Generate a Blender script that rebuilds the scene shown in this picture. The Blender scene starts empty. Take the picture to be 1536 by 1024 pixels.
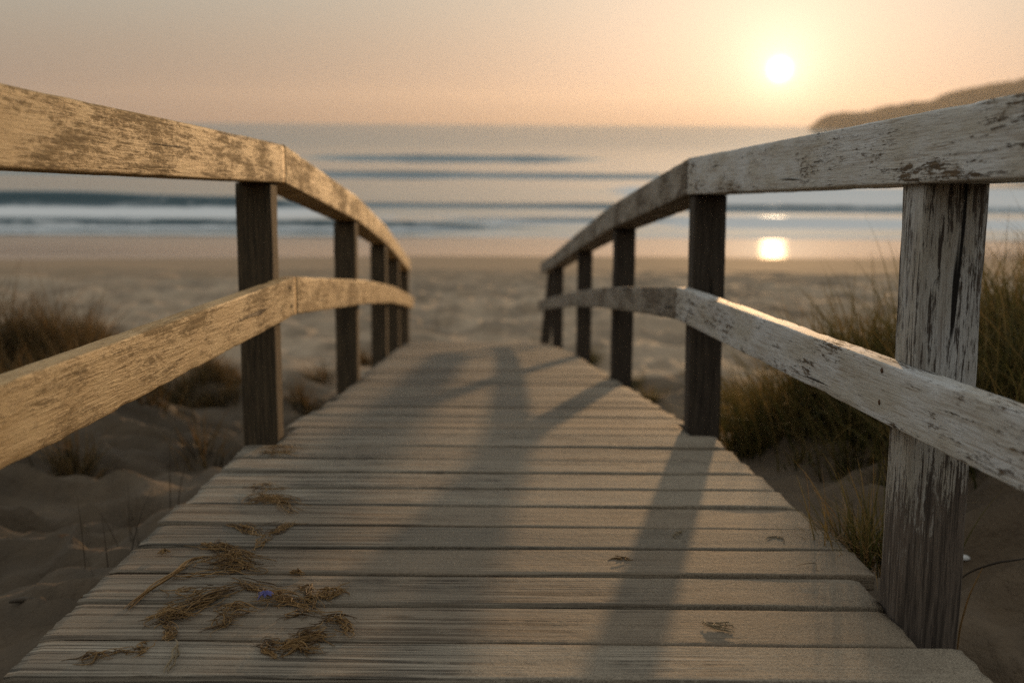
import bpy, math, random
import numpy as np
from mathutils import Vector, Matrix

random.seed(7)
RNG = np.random.default_rng(11)
S = bpy.context.scene
COL = S.collection

# ------------------------------------------------------------------ camera model
FPX, CX, CY = 1800.0, 768.0, 512.0
H = 4.0
PITCH = math.atan(327 / FPX)
ROLL = math.radians(0.40)
SUN_AZ = math.radians(12.2)       # towards +X from +Y
SUN_EL = math.radians(2.5)
SKY_GAIN = 0.17
VEIL = [(0.0, (.235, .165, .128)), (0.06, (.27, .222, .175)), (0.14, (.325, .325, .275)), (0.35, (.375, .395, .39)), (1.0, (.35, .38, .395))]
# glow of the air around the sun (width in degrees, colour, power) and the disc itself
GLOWS = [(12.0, (.075, .035, .008)), (3.2, (.24, .185, .115)), (1.2, (.5, .45, .36)), (0.31, (9, 8.3, 7), 2.0)]


def at(px, py, Y):
    """The point at ground distance Y that the photograph shows at pixel (px, py)."""
    u, v = (px - CX) / FPX, -(py - CY) / FPX
    c, s = math.cos(ROLL), math.sin(ROLL)
    u, v = u * c + v * s, -u * s + v * c
    r = np.array([u, math.cos(PITCH) + v * math.sin(PITCH), -math.sin(PITCH) + v * math.cos(PITCH)])
    return np.array([0, 0, H]) + r * (Y / r[1])


def on_plane(px, py, zf):
    """First point of the pixel's ray that lies on the height function zf(x, y)."""
    lo = 1.0
    Y = lo
    while Y < 60:
        p = at(px, py, Y)
        if p[2] <= zf(p[0], p[1]):
            return p
        Y += 0.01
    return at(px, py, 60)


# ------------------------------------------------------------------ noise
def _hash(ix, iy, seed):
    n = (ix.astype(np.int64) * 374761393 + iy.astype(np.int64) * 668265263 + seed * 974634777) & 0x7FFFFFFF
    n = ((n ^ (n >> 13)) * 1274126177) & 0x7FFFFFFF
    n = n ^ (n >> 16)
    return (n & 0xFFFFF) / float(0xFFFFF)


def vnoise(x, y, seed=0):
    x = np.asarray(x, float); y = np.asarray(y, float)
    ix, iy = np.floor(x), np.floor(y)
    fx, fy = x - ix, y - iy
    fx = fx * fx * fx * (fx * (fx * 6 - 15) + 10); fy = fy * fy * fy * (fy * (fy * 6 - 15) + 10)
    a = _hash(ix, iy, seed); b = _hash(ix + 1, iy, seed)
    c = _hash(ix, iy + 1, seed); d = _hash(ix + 1, iy + 1, seed)
    return (a * (1 - fx) + b * fx) * (1 - fy) + (c * (1 - fx) + d * fx) * fy - 0.5


def fbm(x, y, seed=0, octaves=4, gain=0.5):
    s, a = 0.0, 1.0
    for o in range(octaves):
        s = s + a * vnoise(x * 2 ** o + 17.3 * o, y * 2 ** o - 9.1 * o, seed + o)
        a *= gain
    return s


def smooth(a, b, x):
    t = np.clip((np.asarray(x, float) - a) / (b - a), 0, 1)
    return t * t * (3 - 2 * t)


# ------------------------------------------------------------------ object helpers
def obj(name, verts, faces, mat=None, parent=None, attrs=None, shade=True, loc=None):
    me = bpy.data.meshes.new(name)
    if isinstance(verts, np.ndarray):
        verts = verts.reshape(-1, 3)
        if loc is not None:
            verts = verts - np.asarray(loc, float)
        faces = np.asarray(faces, np.int32) if not isinstance(faces, list) else faces
    if isinstance(faces, np.ndarray):
        me.vertices.add(len(verts)); me.vertices.foreach_set('co', verts.astype(np.float32).ravel())
        k = faces.shape[1]
        me.loops.add(faces.size); me.loops.foreach_set('vertex_index', faces.ravel())
        me.polygons.add(len(faces))
        me.polygons.foreach_set('loop_start', np.arange(0, faces.size, k, dtype=np.int32))
        me.polygons.foreach_set('loop_total', np.full(len(faces), k, np.int32))
        me.update(calc_edges=True)
    else:
        me.from_pydata([tuple(v) for v in verts], [], faces)
    for an, (typ, data) in (attrs or {}).items():
        a = me.attributes.new(an, typ, 'POINT')
        a.data.foreach_set('vector' if typ == 'FLOAT_VECTOR' else 'value', np.asarray(data, np.float32).ravel())
    me.validate()
    if shade:
        me.polygons.foreach_set('use_smooth', np.ones(len(me.polygons), bool))
    o = bpy.data.objects.new(name, me)
    if loc is not None:
        o.location = tuple(float(c) for c in loc)
    if mat:
        me.materials.append(mat)
    if parent:
        o.parent = parent
    COL.objects.link(o)
    return o


def empty(name, loc):
    o = bpy.data.objects.new(name, None)
    o.location = tuple(float(c) for c in loc); o.empty_display_size = 0.1
    COL.objects.link(o)
    return o


def tag(o, label, cat, group=None, kind=None):
    o['label'] = label
    o['category'] = cat
    if group: o['group'] = group
    if kind: o['kind'] = kind
    return o


def structure(o, label=None, cat=None, kind='structure'):
    o['kind'] = kind
    if label: o['label'] = label
    if cat: o['category'] = cat
    return o


# ------------------------------------------------------------------ material helpers
class NT:
    def __init__(self, name):
        self.m = bpy.data.materials.new(name); self.m.use_nodes = True
        self.t = self.m.node_tree; self.t.nodes.clear()
        self.out = self.n('ShaderNodeOutputMaterial')

    def n(self, typ, **kw):
        d = self.t.nodes.new(typ)
        for k, v in kw.items(): setattr(d, k, v)
        return d

    def l(self, a, b): self.t.links.new(a, b)

    def set(self, sock, v):
        if isinstance(v, bpy.types.NodeSocket): self.l(v, sock)
        else: sock.default_value = v

    def attr(self, name, typ='Vector'):
        d = self.n('ShaderNodeAttribute', attribute_name=name); return d.outputs[typ]

    def math(self, op, a, b=0.0, c=0.0, clamp=False):
        d = self.n('ShaderNodeMath', operation=op, use_clamp=clamp)
        self.set(d.inputs[0], a); self.set(d.inputs[1], b); self.set(d.inputs[2], c)
        return d.outputs[0]

    def scale(self, v, s):
        d = self.n('ShaderNodeVectorMath', operation='MULTIPLY'); self.set(d.inputs[0], v)
        d.inputs[1].default_value = s; return d.outputs[0]

    def noise(self, vec, scale=1.0, detail=4.0, rough=0.55, dist=0.0):
        d = self.n('ShaderNodeTexNoise'); self.set(d.inputs['Vector'], vec)
        d.inputs['Scale'].default_value = scale; d.inputs['Detail'].default_value = detail
        d.inputs['Roughness'].default_value = rough; d.inputs['Distortion'].default_value = dist
        return d.outputs['Fac']

    def ramp(self, f, lo, hi, a=0.0, b=1.0, smoothstep=True):
        d = self.n('ShaderNodeMapRange')
        if smoothstep: d.interpolation_type = 'SMOOTHSTEP'
        self.set(d.inputs['Value'], f)
        d.inputs['From Min'].default_value = lo; d.inputs['From Max'].default_value = hi
        d.inputs['To Min'].default_value = a; d.inputs['To Max'].default_value = b
        return d.outputs['Result']

    def mix(self, f, a, b):
        d = self.n('ShaderNodeMix', data_type='RGBA')
        self.set(d.inputs[0], f)
        for s, v in ((d.inputs[6], a), (d.inputs[7], b)):
            if isinstance(v, tuple): v = v if len(v) == 4 else v + (1.0,)
            self.set(s, v)
        return d.outputs[2]

    def bump(self, h, strength, dist, normal=None):
        d = self.n('ShaderNodeBump'); d.inputs['Strength'].default_value = strength
        d.inputs['Distance'].default_value = dist; self.l(h, d.inputs['Height'])
        if normal: self.l(normal, d.inputs['Normal'])
        return d.outputs['Normal']

    def principled(self, color, rough, normal=None, spec=0.5, **kw):
        d = self.n('ShaderNodeBsdfPrincipled')
        if isinstance(color, tuple): color = color + (1.0,) if len(color) == 3 else color
        self.set(d.inputs['Base Color'], color); self.set(d.inputs['Roughness'], rough)
        d.inputs['Specular IOR Level'].default_value = spec
        if normal: self.l(normal, d.inputs['Normal'])
        for k, v in kw.items(): self.set(d.inputs[k], v)
        return d

    def done(self, shader):
        self.l(shader, self.out.inputs['Surface']); return self.m


def painted_wood(name, paint, wood_a, wood_b, keep, streak, soft=0.04, chalk=0.5, foot=False):
    """Old paint flaking off weathered timber; 'gco' runs along the grain in x."""
    t = NT(name)
    g = t.attr('gco')
    fib = t.noise(t.scale(g, (6, 150, 150)), 1.0, 4, 0.62, 0.4)
    fine = t.noise(t.scale(g, (26, 460, 460)), 1.0, 3, 0.6)
    big = t.noise(t.scale(g, (2.6, 8, 8)), 1.0, 4, 0.55, 0.5)
    med = t.noise(t.scale(g, (13, 90, 90)), 1.0, 6, 0.72, 0.9)
    spots = t.noise(t.scale(g, (45, 110, 110)), 1.0, 5, 0.65, 0.4)
    m = t.math('ADD', t.math('MULTIPLY', big, 0.9), t.math('MULTIPLY', med, 0.8))
    m = t.math('ADD', m, t.math('MULTIPLY', fib, streak))
    m = t.math('ADD', m, t.math('MULTIPLY', spots, 0.5))
    tot = 1.1 + streak * 0.5
    if foot:    # the lower half of the post has lost most of its paint
        m = t.math('SUBTRACT', m, t.ramp(t.attr('along', 'Fac'), 0.45, 0.70, 0.42, 0.0))
    mask = t.ramp(m, tot - soft - keep, tot + soft - keep)           # 1 = paint remains
    worn = t.ramp(m, tot - 0.1 - keep, tot + 0.25 - keep)
    wood = t.mix(t.ramp(fib, 0.32, 0.68), wood_a, wood_b)
    wood = t.mix(t.ramp(fine, 0.5, 0.72, 0, 0.6), wood, tuple(c * 0.5 for c in wood_a))
    pc = t.mix(t.ramp(t.noise(t.scale(g, (5, 16, 16)), 1.0, 5, 0.6), 0.3, 0.7), paint, tuple(c * f for c, f in zip(paint, (0.78, 0.72, 0.62))))
    pc = t.mix(t.math('MULTIPLY', t.ramp(fine, 0.50, 0.64), t.math('SUBTRACT', 1.0, worn)), pc, wood)
    pc = t.mix(t.ramp(fib, 0.52, 0.70, 0, chalk), pc, wood_b)
    pc = t.mix(t.ramp(fine, 0.55, 0.75, 0, chalk * 0.7), pc, wood_a)
    crack = t.ramp(t.noise(t.scale(g, (1.6, 60, 60)), 1.0, 2, 0.4, 0.3), 0.695, 0.74)
    col = t.mix(mask, wood, pc)
    col = t.mix(crack, col, tuple(c * 0.2 for c in wood_a))
    hgt = t.math('ADD', t.math('MULTIPLY', mask, 0.4), t.math('MULTIPLY', fib, 0.9))
    hgt = t.math('ADD', hgt, t.math('MULTIPLY', fine, 0.45))
    hgt = t.math('SUBTRACT', hgt, t.math('MULTIPLY', crack, 1.5))
    nrm = t.bump(hgt, 0.7, 0.004)
    return t.done(t.principled(col, t.ramp(mask, 0, 1, 0.85, 0.62), nrm, 0.3).outputs[0])


def deck_wood():
    t = NT('weathered_decking')
    g = t.attr('gco'); w = t.attr('wco'); rnd = t.attr('rnd', 'Fac')
    fib = t.noise(t.scale(g, (3.0, 120, 120)), 1.0, 5, 0.66, 0.5)
    ridge = t.noise(t.scale(g, (1.3, 70, 70)), 1.0, 4, 0.6, 0.5)
    fine = t.noise(t.scale(g, (12, 380, 380)), 1.0, 3, 0.65)
    patch = t.noise(w, 1.6, 5, 0.6, 0.4)
    x = t.n('ShaderNodeSeparateXYZ'); t.l(w, x.inputs[0])
    # wind-blown sand lies on the side by the tuft and thins out towards the other
    sandy = t.math('ADD', t.math('MULTIPLY', x.outputs[0], 0.26), patch)
    sandy = t.math('ADD', sandy, t.math('MULTIPLY', t.math('SUBTRACT', t.noise(w, 17, 5, 0.7), 0.5), 0.7))
    sand = t.ramp(sandy, 0.32, 0.72)
    wood = t.mix(t.ramp(fib, 0.3, 0.7), (0.11, 0.088, 0.062), (0.40, 0.335, 0.25))
    wood = t.mix(t.ramp(patch, 0.35, 0.7, 0, 0.5), wood, (0.27, 0.23, 0.175))
    wood = t.mix(t.ramp(t.noise(t.scale(g, (3, 14, 14)), 1, 4, 0.6), 0.35, 0.7, 0.0, 0.5), wood, (0.18, 0.14, 0.10))
    groove = t.ramp(ridge, 0.55, 0.64)
    groove2 = t.ramp(t.noise(t.scale(g, (1.4, 210, 210)), 1.0, 3, 0.5, 0.3), 0.55, 0.64)
    cr = t.math('MAXIMUM', groove, t.math('MULTIPLY', groove2, 0.85))
    cr_open = t.math('MULTIPLY', cr, t.math('SUBTRACT', 1.0, t.math('MULTIPLY', sand, 0.8)))
    wood = t.mix(t.math('MULTIPLY', cr_open, 0.85), wood, (0.03, 0.022, 0.015))
    knot = t.n('ShaderNodeTexVoronoi'); knot.inputs['Scale'].default_value = 1.0
    t.l(t.scale(g, (2.2, 7.0, 3)), knot.inputs['Vector'])
    kn = t.ramp(knot.outputs['Distance'], 0.05, 0.11, 1, 0)
    wood = t.mix(t.math('MULTIPLY', kn, 0.7), wood, (0.05, 0.033, 0.02))
    grit = t.noise(w, 300, 3, 0.75)
    sc = t.mix(t.ramp(grit, 0.32, 0.68), (0.095, 0.074, 0.05), (0.43, 0.35, 0.25))
    col = t.mix(t.math('MULTIPLY', sand, 0.75), wood, sc)
    # each board has aged differently
    col = t.mix(t.ramp(t.math('FRACT', t.math('MULTIPLY', rnd, 7.3)), 0.3, 1.0, 0.0, 0.35), col, (0.20, 0.135, 0.08))
    col = t.mix(t.ramp(t.noise(w, 5.5, 5, 0.65, 0.8), 0.5, 0.72, 0, 0.35), col, (0.13, 0.095, 0.062))
    v = t.n('ShaderNodeHueSaturation'); t.l(col, v.inputs['Color'])
    t.l(t.ramp(rnd, 0, 1, 0.84, 1.24, False), v.inputs['Value']); v.inputs['Saturation'].default_value = 1.0
    hw = t.math('SUBTRACT', t.math('ADD', t.math('MULTIPLY', fib, 0.9), t.math('MULTIPLY', fine, 0.4)), t.math('MULTIPLY', cr_open, 1.5))
    hs = t.math('ADD', t.math('MULTIPLY', t.noise(w, 60, 5, 0.75), 1.5), t.math('MULTIPLY', grit, 0.7))
    hs = t.math('ADD', hs, t.math('MULTIPLY', fib, 0.45))
    h = t.n('ShaderNodeMix', data_type='FLOAT'); t.l(sand, h.inputs[0]); t.l(hw, h.inputs[2]); t.l(hs, h.inputs[3])
    nrm = t.bump(h.outputs[0], 0.75, 0.005)
    return t.done(t.principled(v.outputs[0], 0.78, nrm, 0.25).outputs[0])


def sand_mat():
    t = NT('beach_sand')
    geo = t.n('ShaderNodeNewGeometry'); p = geo.outputs['Position']
    sx = t.n('ShaderNodeSeparateXYZ'); t.l(p, sx.inputs[0])
    big = t.noise(p, 0.55, 5, 0.6)
    mid = t.noise(p, 5, 5, 0.65)
    grit = t.noise(p, 260, 3, 0.7)
    beach = t.ramp(t.math('ADD', sx.outputs[1], t.math('MULTIPLY', big, 4.0)), 11.0, 17.0)     # pale dry beach; the foreground's shade is painted into the nearer dune sand
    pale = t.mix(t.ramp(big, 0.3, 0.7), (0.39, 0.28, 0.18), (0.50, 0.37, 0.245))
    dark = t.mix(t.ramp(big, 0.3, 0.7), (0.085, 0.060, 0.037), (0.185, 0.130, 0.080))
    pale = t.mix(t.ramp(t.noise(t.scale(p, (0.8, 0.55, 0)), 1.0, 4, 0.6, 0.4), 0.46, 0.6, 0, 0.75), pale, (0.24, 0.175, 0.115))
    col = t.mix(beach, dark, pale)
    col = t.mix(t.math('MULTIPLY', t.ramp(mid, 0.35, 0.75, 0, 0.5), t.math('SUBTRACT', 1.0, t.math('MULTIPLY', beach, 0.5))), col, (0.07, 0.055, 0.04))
    col = t.mix(t.ramp(grit, 0.55, 0.75, 0, 0.35), col, (0.06, 0.046, 0.034))
    col = t.mix(t.ramp(grit, 0.25, 0.4, 0.25, 0), col, (0.30, 0.255, 0.20))
    wob = t.math('MULTIPLY', t.math('SUBTRACT', t.noise(t.scale(p, (0.10, 0.25, 0)), 1.0, 4, 0.5), 0.5), 2.2)
    # the wash runs farther up the beach on the side away from the sun
    run = t.n('ShaderNodeClamp'); t.l(sx.outputs[0], run.inputs['Value']); run.inputs['Min'].default_value = -17; run.inputs['Max'].default_value = 2
    yy = t.math('ADD', t.math('ADD', sx.outputs[1], wob), t.math('MULTIPLY', run.outputs[0], -0.15))
    damp = t.ramp(yy, 25.5, 29.5)
    wet = t.ramp(yy, 33.6, 34.5)
    col = t.mix(damp, col, (0.33, 0.225, 0.135))
    col = t.mix(wet, col, (0.07, 0.055, 0.042))
    h = t.math('ADD', t.math('MULTIPLY', mid, 0.8), t.math('MULTIPLY', t.noise(p, 22, 4, 0.6), 0.35))
    h = t.math('ADD', h, t.math('MULTIPLY', grit, 0.04))
    h = t.math('MULTIPLY', h, t.math('SUBTRACT', 1.0, damp))
    nrm = t.bump(h, 0.8, 0.05)
    b = t.principled(col, 0.85, nrm, 0.2)
    film = t.n('ShaderNodeBsdfAnisotropic', distribution='BECKMANN'); film.inputs['Roughness'].default_value = 0.10
    fr = t.n('ShaderNodeFresnel'); fr.inputs['IOR'].default_value = 1.333
    mx = t.n('ShaderNodeMixShader'); t.l(t.math('MULTIPLY', fr.outputs[0], wet), mx.inputs[0])
    t.l(b.outputs[0], mx.inputs[1]); t.l(film.outputs[0], mx.inputs[2])
    return t.done(mx.outputs[0])


def water_mat():
    t = NT('sea_water')
    geo = t.n('ShaderNodeNewGeometry'); p = geo.outputs['Position']
    foam = t.attr('foam', 'Fac')
    sx = t.n('ShaderNodeSeparateXYZ'); t.l(p, sx.inputs[0])
    far = t.ramp(sx.outputs[1], 60, 260)
    n1 = t.noise(t.scale(p, (0.35, 1.0, 1)), 0.9, 5, 0.6)
    n2 = t.noise(t.scale(p, (0.05, 0.22, 1)), 1.0, 5, 0.6)
    h = t.math('ADD', t.math('MULTIPLY', n1, 0.35), t.math('MULTIPLY', t.math('MULTIPLY', n2, far), 0.5))
    lace = t.noise(t.scale(p, (0.6, 1.6, 1)), 1.0, 6, 0.7, 0.6)
    fm = t.ramp(t.math('ADD', foam, t.math('MULTIPLY', t.math('SUBTRACT', lace, 0.5), 0.9)), 0.42, 0.72)
    deep = t.n('ShaderNodeBsdfDiffuse'); deep.inputs['Color'].default_value = (0.03, 0.06, 0.066, 1)
    gl = t.n('ShaderNodeBsdfAnisotropic', distribution='BECKMANN'); t.l(t.ramp(far, 0, 1, 0.06, 0.02, False), gl.inputs['Roughness'])
    gl.inputs['Color'].default_value = (0.86, 0.94, 1.0, 1)
    fr = t.n('ShaderNodeFresnel'); fr.inputs['IOR'].default_value = 1.333
    b = t.n('ShaderNodeMixShader'); t.l(fr.outputs[0], b.inputs[0]); t.l(deep.outputs[0], b.inputs[1]); t.l(gl.outputs[0], b.inputs[2])
    # choppy open water scatters some light back out of its body
    body = t.n('ShaderNodeBsdfDiffuse'); body.inputs['Color'].default_value = (0.30, 0.39, 0.40, 1)
    m1 = t.n('ShaderNodeMixShader'); t.l(t.ramp(far, 0, 1, 0.05, 0.42, False), m1.inputs[0])
    t.l(b.outputs[0], m1.inputs[1]); t.l(body.outputs[0], m1.inputs[2])
    white = t.n('ShaderNodeBsdfDiffuse'); white.inputs['Color'].default_value = (0.82, 0.80, 0.77, 1)
    m2 = t.n('ShaderNodeMixShader'); t.l(t.math('MULTIPLY', fm, t.ramp(foam, 0.55, 0.92, 0.75, 1.0)), m2.inputs[0])
    t.l(m1.outputs[0], m2.inputs[1]); t.l(white.outputs[0], m2.inputs[2])
    return t.done(m2.outputs[0])


def blade_mat(name, base, tip, dry, trans=0.45):
    t = NT(name)
    rnd = t.attr('rnd', 'Fac'); tt = t.attr('tpos', 'Fac')
    c = t.mix(tt, base, tip)
    c = t.mix(t.ramp(rnd, 0.45, 0.9), c, dry)
    c = t.mix(t.ramp(t.math('FRACT', t.math('MULTIPLY', rnd, 17.0)), 0, 1, 0, 0.45, False), c, tuple(k * 0.4 for k in base))
    b = t.principled(c, 0.6, None, 0.3)
    tr = t.n('ShaderNodeBsdfTranslucent'); t.l(c, tr.inputs['Color'])
    mx = t.n('ShaderNodeMixShader'); mx.inputs[0].default_value = trans
    t.l(b.outputs[0], mx.inputs[1]); t.l(tr.outputs[0], mx.inputs[2])
    return t.done(mx.outputs[0])


def plain(name, col, col2, rough=0.75, scale=30.0, bump=0.3, dist=0.002, spec=0.3):
    t = NT(name)
    tc = t.n('ShaderNodeTexCoord').outputs['Object']
    n = t.noise(tc, scale, 5, 0.6)
    return t.done(t.principled(t.mix(t.ramp(n, 0.3, 0.7), col, col2), rough, t.bump(n, bump, dist), spec).outputs[0])


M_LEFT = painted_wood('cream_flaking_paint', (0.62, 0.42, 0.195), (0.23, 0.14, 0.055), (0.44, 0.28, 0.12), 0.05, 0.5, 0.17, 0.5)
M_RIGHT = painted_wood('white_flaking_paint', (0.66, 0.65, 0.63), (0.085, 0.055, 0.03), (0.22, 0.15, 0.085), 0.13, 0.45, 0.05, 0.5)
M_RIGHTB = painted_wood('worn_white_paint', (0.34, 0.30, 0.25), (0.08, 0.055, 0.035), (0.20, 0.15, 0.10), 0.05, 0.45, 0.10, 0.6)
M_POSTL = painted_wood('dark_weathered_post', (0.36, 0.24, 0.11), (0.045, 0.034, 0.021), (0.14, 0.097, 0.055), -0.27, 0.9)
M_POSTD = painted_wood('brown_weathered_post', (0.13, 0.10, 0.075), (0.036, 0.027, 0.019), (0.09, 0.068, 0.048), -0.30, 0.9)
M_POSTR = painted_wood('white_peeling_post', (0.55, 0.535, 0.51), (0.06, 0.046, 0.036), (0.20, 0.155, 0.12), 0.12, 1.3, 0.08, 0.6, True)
M_NAIL = plain('rusty_nail', (0.06, 0.035, 0.02), (0.14, 0.07, 0.03), 0.7, 200)
M_DECK = deck_wood()
M_BEAM = plain('dark_joist_wood', (0.05, 0.04, 0.03), (0.10, 0.08, 0.06), 0.85, 12)
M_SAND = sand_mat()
M_SEA = water_mat()
M_GRASS = blade_mat('dune_grass_blades', (0.05, 0.056, 0.018), (0.20, 0.16, 0.045), (0.34, 0.22, 0.075), 0.5)
M_BROWN = blade_mat('brown_dune_grass', (0.04, 0.034, 0.015), (0.15, 0.10, 0.04), (0.28, 0.16, 0.055), 0.5)
M_STRAW = blade_mat('dry_straw', (0.30, 0.165, 0.055), (0.52, 0.31, 0.12), (0.10, 0.055, 0.022), 0.2)
M_PALE = blade_mat('bleached_straw', (0.30, 0.22, 0.12), (0.36, 0.27, 0.15), (0.2, 0.13, 0.06), 0.15)
M_DARKST = blade_mat('dark_stem', (0.03, 0.022, 0.014), (0.06, 0.042, 0.022), (0.05, 0.034, 0.02), 0.1)
M_PETAL = blade_mat('violet_petal', (0.12, 0.11, 0.33), (0.20, 0.19, 0.46), (0.15, 0.13, 0.36), 0.3)
M_SHELL = plain('white_shell', (0.72, 0.70, 0.66), (0.60, 0.57, 0.52), 0.4, 60, 0.1, 0.001, 0.5)
M_DRIFT = plain('driftwood_grey', (0.07, 0.052, 0.036), (0.13, 0.10, 0.07), 0.85, 40)

# ------------------------------------------------------------------ deck geometry (stations in metres)
DZ_Y = [-3.0, 3.9, 6.2, 8.75, 11.2, 13.9]
DZ_Z = [3.2 + 0.058 * 3.0, 2.974, 2.665, 2.29, 1.905, 1.455]


def deck_z(y): return np.interp(y, DZ_Y, DZ_Z)


LE_Y = [-3, 1.9, 2.5, 3.3, 3.7, 4.2, 5.05, 6.2, 8.75, 11.2, 13.9]
LE_X = [-.83, -.842, -.857, -.85, -.838, -.80, -.775, -.81, -.93, -1.07, -1.21]
RE_Y = [-3, 1.95, 2.8, 3.77, 4.3, 6.4, 9.2, 12.3, 13.9]
RE_X = [1.08, .807, .757, .685, .645, .56, .51, .43, .34]
def edge_l(y): return np.interp(y, LE_Y, LE_X)
def edge_r(y): return np.interp(y, RE_Y, RE_X)


# railing lines: inner face of the posts
LP_Y = [-1.6, 1.73, 3.90, 6.25, 8.8, 11.25, 13.8]
LP_X = [-.79, -.782, -.765, -.814, -.931, -1.068, -1.196]
RP_Y = [-1.6, 1.75, 4.13, 6.49, 9.27, 12.37, 13.75]
RP_X = [.997, .775, .617, .548, .501, .42, .345]
def line_l(y): return np.interp(y, LP_Y, LP_X)
def line_r(y): return np.interp(y, RP_Y, RP_X)


PW = 0.112
RAIL_T, RAIL_H, RAIL_W = 0.955, 0.124, 0.125
MID_T, MID_H, MID_W = 0.525, 0.12, 0.046


# ------------------------------------------------------------------ sand
def sand_z(x, y):
    x = np.asarray(x, float); y = np.asarray(y, float)
    base = np.interp(y, [-60, -22, -10, -4, 0, 4, 6, 9, 12, 14.2, 18, 25, 28, 34, 42, 60, 400], [9.0, 9.5, 5.4, 3.1, 2.9, 2.70, 2.34, 1.83, 1.42, 1.22, 1.02, .65, .46, .26, .03, -.7, -12])  # unseen high ridge behind the camera is added to block sky light
    shore = np.clip(y - 34, 0, 8)
    base = np.where((y > 34) & (y <= 42), .26 - .045 * shore + .033 / 16 * shore ** 2, base)
    dune = smooth(13.5, 6.0, y)
    left = smooth(-1.2, -3.2, x) * dune * (0.28 + 0.30 * np.exp(-((y - 7.3) / 2.2) ** 2))
    right = smooth(0.9, 2.2, x) * smooth(10, 5.5, y) * (0.50 + 0.35 * np.exp(-((y - 5.6) / 2.0) ** 2) * smooth(1.4, 3.0, x))
    far_dune = smooth(6, 30, np.abs(x)) * smooth(20, 5, y) * 1.2
    n = 0.30 * fbm(x * 0.35, y * 0.35, 3, 3) * smooth(20, 6, y) - 0.03 * smooth(33, 34, y) * 0
    rough = smooth(31.0, 27.0, y)
    lump = 0.20 * fbm(x * 1.1 + 0.4 * y, y * 1.5, 8, 3) * rough
    # wind-sculpted hummocks beside the walk
    r = np.abs(fbm(x * 1.7 + 0.7 * y, y * 2.6 - 0.3 * x, 21, 3))
    ripple = -0.42 * np.minimum(r, 0.3) * smooth(13, 8, y) * smooth(0.55, 1.3, np.abs(x))
    # old footprints on the flat beach
    fx, fy = x * 1.5, y * 1.1
    cell = _hash(np.floor(fx), np.floor(fy), 77)
    dx = fx - np.floor(fx) - 0.5 - 0.25 * (cell - .5); dy = fy - np.floor(fy) - 0.5 + 0.2 * (cell - .5)
    d = np.sqrt((dx * 1.35) ** 2 + dy ** 2)
    foot = np.where(cell > 0.3, -0.13 * np.exp(-(d / 0.23) ** 2) + 0.05 * np.exp(-((d - 0.38) / 0.1) ** 2), 0.0)
    foot = foot * smooth(13, 15, y) * smooth(28, 22, y)
    foot = foot + 0.9 * smooth(-1.0, -1.4, x) * smooth(9, 6, y) * np.where(cell > 0.45, -0.10 * np.exp(-(d / 0.2) ** 2), 0)
    # sand piled against the plank ends by the peeling post
    foot = foot + 0.16 * np.exp(-(((x - 0.90) / 0.10) ** 2 + ((y - 2.72) / 0.2) ** 2))
    # keep clear below the boards
    under = smooth(1.25, 0.95, np.abs(x - 0.5 * (edge_l(y) + edge_r(y)))) * smooth(14.4, 13.6, y)
    z = base + left + right + far_dune + n + lump + ripple + foot
    cap = deck_z(np.minimum(y, 13.9)) - 0.17
    return np.where(under > 0, z * (1 - under) + np.minimum(z, cap) * under, z)


def graded(a0, a1, step, far_lo, far_hi, growth=1.09):
    c = list(np.arange(a0, a1 + 1e-6, step))
    s, v = step, a1
    while v < far_hi:
        s *= growth; v += s; c.append(v)
    lo = []
    s, v = step, a0
    while v > far_lo:
        s *= growth; v -= s; lo.append(v)
    return np.array(lo[::-1] + c)


def grid(xs, ys):
    X, Y = np.meshgrid(xs, ys)
    nx, ny = len(xs), len(ys)
    i = np.arange(nx * ny).reshape(ny, nx)
    F = np.stack([i[:-1, :-1], i[:-1, 1:], i[1:, 1:], i[1:, :-1]], -1).reshape(-1, 4)
    return X, Y, F


xs = graded(-4.5, 4.5, 0.035, -3000, 3000, 1.075)
ys = np.concatenate([graded(0.8, 9.0, 0.035, -120, 9.05, 1.12), graded(9.1, 34, 0.1, 9.09, 390, 1.1)])
ys = np.unique(np.round(ys, 4))
X, Y, F = grid(xs, ys)
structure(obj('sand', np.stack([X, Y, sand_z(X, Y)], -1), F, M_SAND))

# ------------------------------------------------------------------ sea
SEA_X = graded(-75, 75, 0.9, -3300, 3300, 1.09)
SEA_Y = np.concatenate([np.arange(39, 62, 0.09), np.arange(62, 150, 0.22), graded(150, 160, 0.5, 149.9, 4700, 1.06)])
X, Y, F = grid(SEA_X, np.unique(np.round(SEA_Y, 4)))


def swell(X, Y, y0, amp, wf, wb, x0, x1, soft, seed, wander=1.2):
    yc = y0 + wander * 2 * fbm(X * 0.03, X * 0 + seed, seed, 3) + 0.012 * X
    a = amp * smooth(x0 - soft, x0 + soft, X) * smooth(x1 + soft, x1 - soft, X) * (1 + 0.5 * fbm(X * 0.08, X * 0 + 2.0, seed + 5, 3))
    d = Y - yc
    prof = np.where(d < 0, np.exp(-(d / wf) ** 2), np.exp(-(d / wb) ** 2))
    foam = np.exp(-((d + wf * 2.6) / (wf * 1.5)) ** 2) * np.clip(a / (amp + 1e-6), 0, 1)
    crest = np.exp(-((d - 0.05) / (0.28 * wf + 0.12)) ** 2) * np.clip(a / (amp + 1e-6), 0, 1)
    return a * prof, foam, crest


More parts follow.
